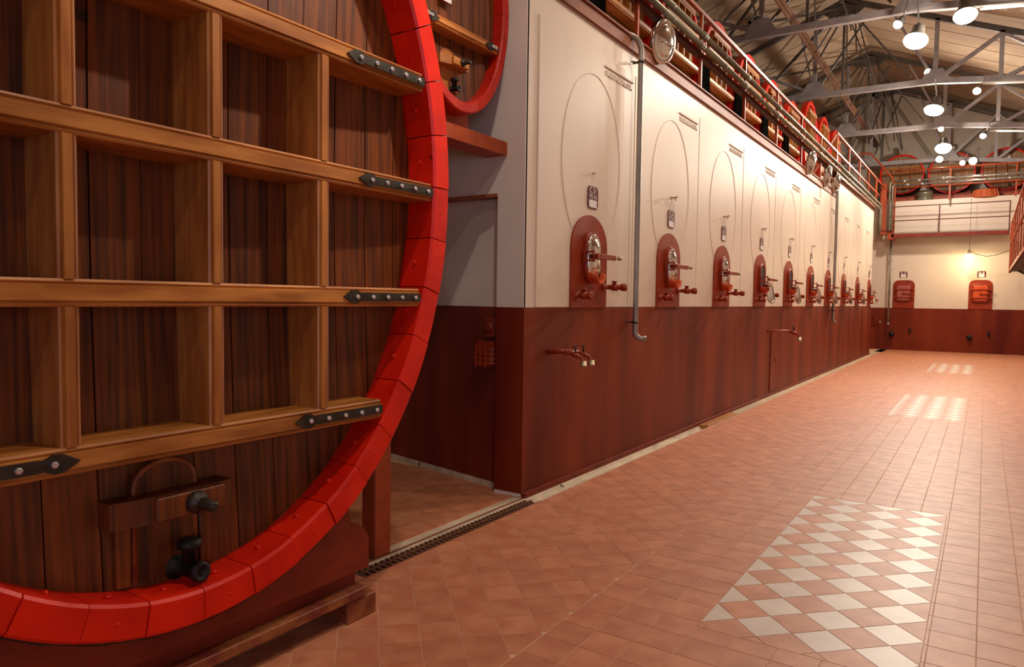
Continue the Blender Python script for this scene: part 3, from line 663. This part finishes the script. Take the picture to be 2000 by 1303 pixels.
for k, (y, z) in enumerate([(y, 4.42) for y in CY]+[(y, 4.9) for y in (20.7, 22.6, 24.5)]):
    tag(put('cask_chock', CHK, M['cradle'], None, (-.9, y, z)), 'red brown chock under the '+(['first', 'second', 'third', 'fourth', 'fifth', 'sixth', 'seventh'][k]+' cask of the tank deck' if k < 7 else ['cask past the step', 'cask in the middle of the raised deck', 'cask at the far end of the raised deck'][k-7]), 'cradle', 'chocks under the deck casks')
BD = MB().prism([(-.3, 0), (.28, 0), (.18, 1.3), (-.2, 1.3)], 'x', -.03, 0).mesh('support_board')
for k in range(6):
    y = (CY[k]+CY[k+1])/2
    tag(put('support_board', BD, M['blackboard'], None, (-.82, y, 4.42)), 'tapering black board in the gap after the '+['first', 'second', 'third', 'fourth', 'fifth', 'sixth'][k]+' deck cask', 'board', 'black boards between the deck casks')
# stainless manhole lids propped on the deck edge
ML = MB().lathe([(.0, .055), (.08, .05), (.16, .03), (.195, .008), (.205, .012), (.235, .012), (.24, 0), (.24, -.03), (.228, -.03), (.2, -.01), (.0, -.006)], (0, 0, 0), (1, 0, 0), 32).mesh('lid_disc')
HB = MB().tube([(.05, -.1, -.03), (.09, -.06, -.03), (.09, .06, -.03), (.05, .1, -.03)], .008, 6).mesh('lid_handle')
for k, (y, zz) in enumerate(((5.5, 4.43), (7.66, 4.43), (15.75, 4.43), (17.6, 4.43), (18.75, 4.43))):
    t = thing('manhole_lid', 'round polished steel lid hanging open from the railing tray, '+['at the pillar end', 'beside the downpipe', 'below the fifth deck cask', 'below the sixth deck cask', 'at the step in the wall'][k], 'lid', (.1, y, zz), math.radians(-8), group='polished lids on the deck edge')
    put('lid_disc', ML, M['steel'], t, (0, 0, .135), (0, math.radians(10), 0)); put('lid_handle', HB, M['steel'], t, (0, 0, .135), (0, math.radians(10), 0))
    put('hook', MB().tube([(-.03, 0, .34), (-.04, 0, .38), (-.055, 0, .39)], .006, 6), M['iron'], t)

# ------------------------------------------------------------------ far wall
def far_hatch(y0, lab, lidm, kx):
    t = thing('wall_hatch', lab, 'hatch', (kx, FW-.012, 1.54), -PI/2)
    put('surround', MB().prism([(.35, 0), (.35, .82), (.33, .92), (.27, .99), (.17, 1.02), (-.17, 1.02), (-.27, .99), (-.33, .92), (-.35, .82), (-.35, 0)], 'x', 0, .02), M['hatchred'], t)
    def rr(w, h, r): return [(sx*(w-r)+r*math.cos(a), sz*(h-r)+r*math.sin(a)) for sx, sz, a0 in ((1, 1, 0), (-1, 1, PI/2), (-1, -1, PI), (1, -1, 1.5*PI)) for a in (a0, a0+PI/4, a0+PI/2)]
    put('frame', MB().loft([[(x, p[0], p[1]+.55) for p in rr(w, h, .08)] for w, h, x in ((.27, .33, .02), (.27, .33, .05), (.25, .31, .06), (.22, .28, .06))], False), M['hatchred'], t)
    dr = put('door', MB().loft([[(x, p[0], p[1]+.55) for p in rr(w, h, .06)] for w, h, x in ((.21, .27, .06), (.21, .27, .09), (.19, .25, .1))], False), lidm, t)
    for z in (.68, .39): put('hinge_bar', MB().box(.09, .13, -.28, .26, z-.02, z+.02, c=.004).lathe([(.03, 0), (.03, .05)], (.11, .27, z), (0, 1, 0), 8), M['hatchred'], dr)
    put('latch', MB().box(.1, .14, -.02, .26, .51, .55).lathe([(.035, 0), (.035, .05)], (.1, 0, .54), (1, 0, 0), 10), M['hatchred'], dr)
    return t
far_hatch(0, 'red wall hatch with faded pink door on the far wall, beside the corner pipe', M['pinkred'], .69)
far_hatch(0, 'red wall hatch with orange door on the far wall, under the lit pendant', M['hatchbright'], 3.04)
for x, b in ((.66, 'G 51'), (3.05, 'G 52')):
    t = put('capacity_plate', MB().prism([(-.125, -.11), (.125, -.11), (.125, .08), (.1, .11), (-.1, .11), (-.125, .08)], 'x', 0, .008), M['plate'], None, (x, FW, 2.76), (0, 0, -PI/2))
    tag(t, 'dark plate with white label above the '+('faded pink' if x < 1 else 'orange')+' hatch door on the far wall', 'sign', 'plates on the far wall')
    put('blank_field', MB().box(.008, .01, -.09, .09, -.1, -.01), M['plateink'], t)
    rm = MB()
    for i in range(5):
        if i != 2: rm.box(.008, .0095, -.08+.035*i, -.06+.035*i, .04, .085)
    rm.box(.008, .0095, -.085, .085, .0, .03); put('lettering', rm, M['plateink'], t)
for k, (x, z) in enumerate(((.36, .58), (.94, .72), (2.77, .55), (3.33, .68))):
    b = MB().lathe([(.0, .16), (.085, .15), (.09, .05), (.05, .03), (.05, 0)], (0, 0, 0), (0, -1, 0), 12) if k % 2 == 0 else MB().lathe([(.05, 0), (.05, .1), (.03, .12)], (0, 0, 0), (0, -1, 0), 10).tube([(0, -.08, .02), (0, -.09, .14)], .02, 6)
    tag(put('outlet_valve', b, M['black'], None, (x, FW-.012, z)), ['round black outlet cap low under the pink hatch', 'small black valve low right of the pink hatch', 'round black outlet cap low under the orange hatch', 'small black valve low right of the orange hatch'][k], 'valve')
# catwalk in front of the upper far wall
cw = thing('catwalk', 'narrow red edged catwalk with thin railing across the far wall', 'catwalk', (.3, 28.9, 4.05))
put('edge_beam', MB().box(0, 3.48, -.06, .06, 0, .13), M['cradle'], cw); put('deck', MB().box(0, 3.48, .06, .8, .06, .1), M['darkred'], cw)
for x in (0, 1.45, 3.46): put('post', MB().box(x-.018, x+.018, -.02, .02, .1, 1.12), M['darkred'], cw)
for z in (.6, 1.1): put('rail', MB().box(0, 3.47, -.014, .014, z-.016, z+.016), M['darkred'], cw)
put('end_plate', MB().box(-.12, .06, -.06, .7, -.05, .16), M['redsteel'], cw)
cl = thing('column', 'red steel column beside the far catwalk holding green grey pipes', 'column', (0, 28.95, 4.1))
put('web', MB().box(-.1, .1, -.05, .05, .2, 1.9), M['redsteel'], cl); put('foot', MB().box(-.15, .35, -.05, .3, .08, .22), M['redsteel'], cl)
for i, x in enumerate((.2, .29)):
    tag(put('riser_pipe', MB().tube([(x, 28.8, 4.3), (x, 28.8, 5.85+.12*(1-i)), (x+.06, 28.8, 5.94+.12*(1-i))], .038, 10), M['pipe']), ['taller', 'shorter'][i]+' grey riser pipe beside the red column at the far corner', 'pipe')
tag(put('corner_pipe', MB().tube([(.25, 29.4, 1.0), (.25, 29.4, 4.1)], .035, 10).lathe([(.04, 0), (.045, .1)], (.25, 29.4, 1.0), (0, 0, -1), 10).box(.23, .27, 29.4, 29.69, 1.3, 1.33).box(.23, .27, 29.4, 29.7, 3.3, 3.33), M['zinc']), 'thin grey downpipe in the far corner left of the pink hatch', 'pipe')
for nm, z, lab in (('transfer_pipe', 6.06, 'upper'), ('transfer_pipe', 5.93, 'lower')):
    t = thing(nm, lab+' pale pipe with couplings crossing in front of the far casks', 'pipe', (.33, 29.0, z))
    put('pipe_run', MB().tube([(0, 0, 0), (6, 0, 0)], .042, 12), M['zinc'], t)
    for x in (.3, .75, 1.5, 2.6, 3.3): put('coupling', MB().lathe([(.05, -.05), (.058, -.04), (.058, .04), (.05, .05)], (x+(.1 if z < 6 else 0), 0, 0), (1, 0, 0), 12), M['zinc'], t)
fr = thing('deck_railing', 'orange lit thin railing on the far deck before three round casks', 'railing', (.3, 29.1, 5.42))
put('top_rail', MB().tube([(0, 0, 1.02), (6, 0, 1.0)], .03, 8), M['redsteel'], fr); put('low_rail', MB().tube([(0, 0, .42), (6, 0, .42)], .025, 8), M['redsteel'], fr)
for x in (1.72, 3.6, 5.4): put('post', MB().box(x-.025, x+.025, -.02, .02, -.1, 1.02), M['redsteel'], fr)
tag(put('curved_handrail', MB().tube([(-1.1, 29.05, 7.0), (-.75, 29.05, 7.18), (-.5, 29.05, 7.15), (-.25, 29.05, 6.85), (.05, 29.05, 6.45), (.25, 29.05, 6.2), (.34, 29.05, 5.9), (.34, 29.05, 5.1), (.34, 29.05, 4.2)], .032, 8), M['redsteel']), 'curved red handrail swinging down in the far left corner', 'handrail')
# far casks
fc, _, _ = make_cask('oak_cask', 'far round cask in the corner by the curved handrail', .74, .745, 1.1, .08, .06, 22, .14, [.42, .78, .98], [-.32, 0, .32], .02, M['darkhead'], M['honeyrail'], M['yellowwood'], M['rim'], False, .03, group='round casks on the far deck', taper=.96, rail_h=.05, div_w=.05)
put('bung_pipe', MB().box(-.35, -.2, -.07, .07, 1.47, 1.72), M['zinc'], fc)
fp = put('cask_plate', MB().box(-.1, -.09, -.1, .1, 1.12, 1.24), M['plateink'], fc); put('lettering', MB().box(-.1, -.09, -.09, -.02, 1.26, 1.34).box(-.1, -.09, .02, .09, 1.26, 1.34), M['plateink'], fp)
put('tap', MB().lathe([(.03, 0), (.03, .1), (.04, .1), (.04, .14)], (-.06, .1, .2), (1, 0, 0), 8), M['black'], fc)
fix(fc, (.41, 30.35, 5.77), -PI/2)
dup(fc, (2.0, 30.35, 5.71), -PI/2, 'middle far round cask half hidden behind the lamp glare')
dup(fc, (3.62, 30.35, 5.70), -PI/2, 'far round cask nearest the right edge behind the orange tub')
dup(fc, (5.25, 30.35, 5.70), -PI/2, 'far round cask beyond the right edge of the far deck')
for k, x in enumerate((.41, 2.0, 3.62, 5.25)):
    tag(put('cask_chock', MB().prism([(-.75, 0), (.75, 0), (.6, .36), (.3, .3), (0, .28), (-.3, .3), (-.6, .36)], 'y', .05, .2), M['redsteel'], None, (x, 30.4, 5.42)), 'red block under the far cask '+['by the curved handrail', 'in the middle', 'behind the orange tub', 'beyond the right edge'][k], 'cradle', 'blocks under the far casks')
tub = thing('picking_tub', 'orange ribbed upturned tub on the far deck under the right cask', 'tub', (3.05, 29.95, 5.42))
tb = MB().lathe([(.42, 0), (.42, .06), (.40, .07), (.34, .27), (.3, .29), (.0, .3)], (0, 0, 0), (0, 0, 1), 20); put('shell', tb, M['tub'], tub)
for i in range(7):
    a_ = -PI/2+(i-3)*.42; put('rib', MB().bar((.415*math.cos(a_), .415*math.sin(a_), .06), (.345*math.cos(a_), .345*math.sin(a_), .27), .03), M['tub'], tub)
tag(put('dark_drum', MB().lathe([(.26, 0), (.26, .14), (.235, .15), (.235, .2), (.26, .21), (.26, .36), (.22, .38)], (1.22, 30.0, 5.42), (0, 0, 1), 16), M['pipe']), 'dark ribbed drum between the first two far casks', 'drum')
# pendant lamp
pd = thing('pendant_lamp', 'lit glass pendant lamp hanging before the far wall above the orange hatch', 'lamp', (2.67, 28.95, 3.28))
put('shade', MB().lathe([(.03, .16), (.06, .13), (.14, .07), (.16, .03), (.15, .0), (.04, -.02)], (0, 0, 0), (0, 0, 1), 16), M['pend'], pd)
put('cap', MB().lathe([(.05, .15), (.045, .22), (.02, .3)], (0, 0, 0), (0, 0, 1), 10), M['brass'], pd)
put('cord', MB().tube([(0, 0, .3), (.0, 0, 2.1)], .006, 5), M['iron'], pd)
put('swag_cable', MB().tube([(0, 0, .26), (.2, 0, .14), (.5, 0, .05), (.8, 0, .1), (1.12, 0, .24)], .009, 5), M['iron'], pd)
light('POINT', (2.67, 28.9, 3.2), 55, (1, .78, .42), size=.08, name='pendant_light')
# gallery on the right side
gl = thing('side_gallery', 'red railed steel gallery along the right side near the far wall', 'gallery', (3.8, 15.5, 2.85))
put('deck', MB().box(.02, 1.6, 0, 12.9, -.06, .02), M['trussdark'], gl); put('stringer', MB().box(0, .04, 0, 12.9, -.06, .02), M['redsteel'], gl)
for z in (.8, 1.5): put('rail', MB().box(0, .04, 0, 12.95, z-.02, z+.02), M['redsteel'], gl)
pst = MB().box(0, .035, -.02, .02, .05, 1.5).mesh('baluster')
for k in range(8): put('baluster', pst, M['redsteel'], gl, (0, 1.2+k*1.6, 0))
put('end_post', MB().box(-.01, .06, 12.86, 12.98, -.1, 1.55), M['redsteel'], gl)
put('end_rail', MB().box(0, 1.6, 12.9, 12.95, 1.46, 1.52), M['redsteel'], gl)
for k in range(4): put('bracket', MB().bar((.2, 1+k*3.6, -.06), (1.55, 1+k*3.6, -.9), .07), M['trussdark'], gl)

# ------------------------------------------------------------------ roof trusses
def roofz(x): return 9.98-(abs(x+.25)*(.395 if x < -.25 else .405))
ZR = 9.98
TR = [(16.6, 7.72, -1.22, 1.75, 'nearest grey roof truss crossing above the tanks'), (21.2, 7.45, -.96, 1.92, 'second grey roof truss from the camera'), (26.0, 7.34, -.87, 1.92, 'third grey roof truss from the camera'), (30.0, 6.98, -.6, 1.9, 'farthest grey roof truss above the far deck')]
for Y, zg, xg, xk, lab in TR:
    t = thing('roof_truss', lab, 'truss', (0, Y, zg), group='steel roof trusses')
    def bar(nm, a, b, w, h, m): put(nm, MB().bar((a[0], a[2] if len(a) > 2 else 0, a[1]-zg), (b[0], b[2] if len(b) > 2 else 0, b[1]-zg), w, h), m, t)
    zk = zg-.1
    bar('bottom_chord', (-7.5, zg+.02), (xk, zk+.0), .14, .14, M['truss']); bar('bottom_chord', (xk, zk), (9.5, zk-.9), .14, .14, M['truss'])
    bar('rafter', (-7.5, roofz(-7.5)-.2), (-.25, ZR-.16), .1, .14, M['trussdark']); bar('rafter', (-.25, ZR-.16), (9.5, roofz(9.5)-.2), .1, .14, M['trussdark'])
    bar('king_post', (-.25, ZR-.2), (-.25, zg), .06, .06, M['trussdark'])
    put('ridge_plate', MB().prism([(-.75, ZR-.45-zg), (-.25, ZR-.2-zg), (.25, ZR-.45-zg), (.1, ZR-.56-zg), (-.6, ZR-.56-zg)], 'y', -.05, .05), M['trussdark'], t)
    for dx, dz, wd in ((-1.6, None, .04), (-.9, None, .03), (.5, None, .03), (1.2, None, .04)):
        bar('fan_brace', (-.25+.12*dx, ZR-.45), (-.25+dx*1.35, zg+.1 if abs(dx) > 1 else zg+.3), wd, wd, M['trussdark'])
    for s in (-1, 1):
        bar('ridge_brace', (-.2, ZR-.4, 0), (-.45, zg+.35, s*2.0), .035, .035, M['trussdark']); bar('ridge_brace', (.0, ZR-.4, 0), (.35, zg+.35, s*1.9), .03, .03, M['trussdark'])
    for x in (xg, xk, 3.3, 5.2, -3.2, -5.2):
        bar('post', (x, zg if x < xk else zk-.0-(x-xk)*.118), (x, roofz(x)-.2), .1, .1, M['truss'])
    for a, b in ((xg, -3.2), (-3.2, -5.2), (5.2, 3.3)):
        bar('diagonal', (a, zg if a < xk else zk-(a-xk)*.118), (b, roofz(b)-.25), .07, .07, M['truss'])
    bar('diagonal', (xk, zk), (3.3, roofz(3.3)-.25), .09, .09, M['truss']); bar('diagonal', (3.3, zk-.18), (4.6, roofz(4.6)-.25), .09, .09, M['truss'])
    bar('diagonal', (xk, zk), (.9, roofz(.9)-.25), .06, .06, M['truss']); bar('diagonal', (xg, zg), (xg-.45, roofz(xg-.45)-.2), .04, .04, M['truss'])
    bar('diagonal', (xg, zg), (.35, roofz(.35)-.4), .05, .05, M['trussdark'])
    for x, z in ((xg, zg), (xk, zk)):
        put('gusset', MB().prism([(x-.38, z-.06-zg), (x+.38, z-.06-zg), (x+.16, z+.28-zg), (x-.16, z+.28-zg)], 'y', -.085, -.07), M['truss'], t)
tie = MB().bar((-.62, -2, 7.98), (-.62, 31.8, 7.98), .12, .12).bar((-.62, -2, 7.9), (-.62, 31.8, 7.9), .03, .1)
tag(put('tie_beam', tie, M['rusttruss']), 'long rusty tie beam running lengthwise below the roof ridge', 'beam')
for k, (x, dz) in enumerate(((-4.6, .22), (4.6, .22))):
    tag(put('purlin', MB().box(x-.07, x+.07, -2, 31.8, roofz(x)-.22, roofz(x)-.06), M['trussdark']), 'dark purlin under the '+('left slope over the deck casks' if k == 0 else 'right slope over the gallery'), 'purlin')
for k, (y0, y1) in enumerate(((16.6, 21.2), (21.2, 26.0))):
    tag(put('wind_brace', MB().bar((-4.6, y0, roofz(-4.6)-.3), (-.4, y1, ZR-.35), .06).bar((-4.6, y1, roofz(-4.6)-.3), (-.4, y0, ZR-.35), .06), M['trussdark']), 'crossed dark roof braces between the '+['first and second', 'second and third'][k]+' trusses', 'brace')

# ------------------------------------------------------------------ lamps in view
def flood(loc, lab, power, aim, r=.2, glow=.6):
    t = thing('floodlight', lab, 'lamp', loc, group='glaring floodlights under the trusses')
    d = (Vector(aim)-Vector(loc)).normalized()
    put('housing', MB().lathe([(r*.35, -.34), (r*.5, -.3), (r*.55, -.16), (r, 0), (r*1.04, .02), (r*1.04, .03)], (0, 0, 0), d, 20), M['lampbody'], t)
    put('lens', MB().lathe([(r*.98, .03), (r*.9, .07), (r*.5, .1), (.01, .11)], (0, 0, 0), d, 20), M['lens'], t)
    put('hanger', MB().bar(tuple(-d*.3), (0, 0, .75), .03), M['lampbody'], t)
    light('SPOT', tuple(Vector(loc)+d*.16), power, WARM, aim, .12, 150, .7, name='floodlight_beam')
    light('POINT', tuple(Vector(loc)+d*.3), power*glow, WARM, size=.15, name='floodlight_glow')
flood((1.86, 16.3, 6.9), 'largest glaring floodlight hanging under the nearest truss', 330, (1.2, 14.0, 2.0), .22)
flood((2.67, 16.3, 7.22), 'glaring floodlight at the top right under the nearest truss', 330, (3.4, 13.0, 0), .2)
flood((1.94, 20.9, 6.58), 'glaring floodlight hanging under the second truss', 360, (1.2, 19.0, 2.0), .22)
flood((1.94, 25.7, 6.5), 'glaring floodlight hanging before the far casks', 420, (2.0, 23.0, 2.0), .22, 1.5)
def spot(loc, lab, aim, power, r=.09):
    t = thing('spotlight', lab, 'lamp', loc, group='small spot lamps on arms')
    d = (Vector(aim)-Vector(loc)).normalized()
    put('cup', MB().lathe([(r*.4, -.2), (r*.7, -.16), (r, 0), (r*1.02, .01)], (0, 0, 0), d, 14), M['lampbody'], t)
    put('bulb', MB().lathe([(r*.97, .01), (r*.8, .06), (r*.4, .09), (.005, .1)], (0, 0, 0), d, 14), M['bulb'], t)
    put('arm', MB().tube([tuple(-d*.18), (.1, 0, .18), (.16, 0, .42)], .015, 6), M['truss'], t)
    if power: light('SPOT', tuple(Vector(loc)+d*.14), power, WARM, aim, .06, 120, .6, name='spotlight_beam')
spot((1.53, 16.4, 7.3), 'small round spot lamp left of the big floodlight on the nearest truss', (0, 14.5, 4.5), 150)
spot((1.76, 21.2, 7.6), 'small spot lamp just above the second truss joint', (.5, 18, 6), 0)
spot((2.83, 21.0, 6.92), 'small spot lamp at the right on the second truss', (2.2, 18, 5), 0)
spot((1.85, 26.0, 7.14), 'small spot lamp below the second truss glare', (1.2, 22, 5.5), 0)
spot((2.95, 25.8, 6.77), 'small spot lamp at the right on the third truss', (2.4, 24.0, 4.5), 60)
spot((1.64, 29.7, 6.85), 'left small spot lamp before the middle far cask', (1.4, 26.5, 5.6), 60, .12)
spot((2.34, 29.7, 6.66), 'tiny round spot lamp before the middle far cask', (2.3, 25, 5.5), 0)
spot((2.65, 29.7, 6.7), 'bright small spot lamp between the middle and right far casks', (2.6, 26.5, 5.6), 60, .13)
for k, (Y, x0, z) in enumerate(((16.45, 2.9, 7.33), (21.05, 2.95, 7.1), (25.85, 3.1, 6.9))):
    tag(put('fluorescent_tube', MB().tube([(x0, Y, z), (x0+1.9, Y, z-.22)], .03, 8), M['plateink']), 'white tube lamp slung along the '+['nearest', 'second', 'third'][k]+' truss at the right', 'lamp')

tag(put('roof_vent', MB().lathe([(.16, 0), (.16, .05), (.12, .06), (.0, .04)], (-2.185, 19.46, 9.12), (.37, 0, -.93), 16), M['blackboard']), 'small round black hole in the roof boards over the deck casks', 'vent')
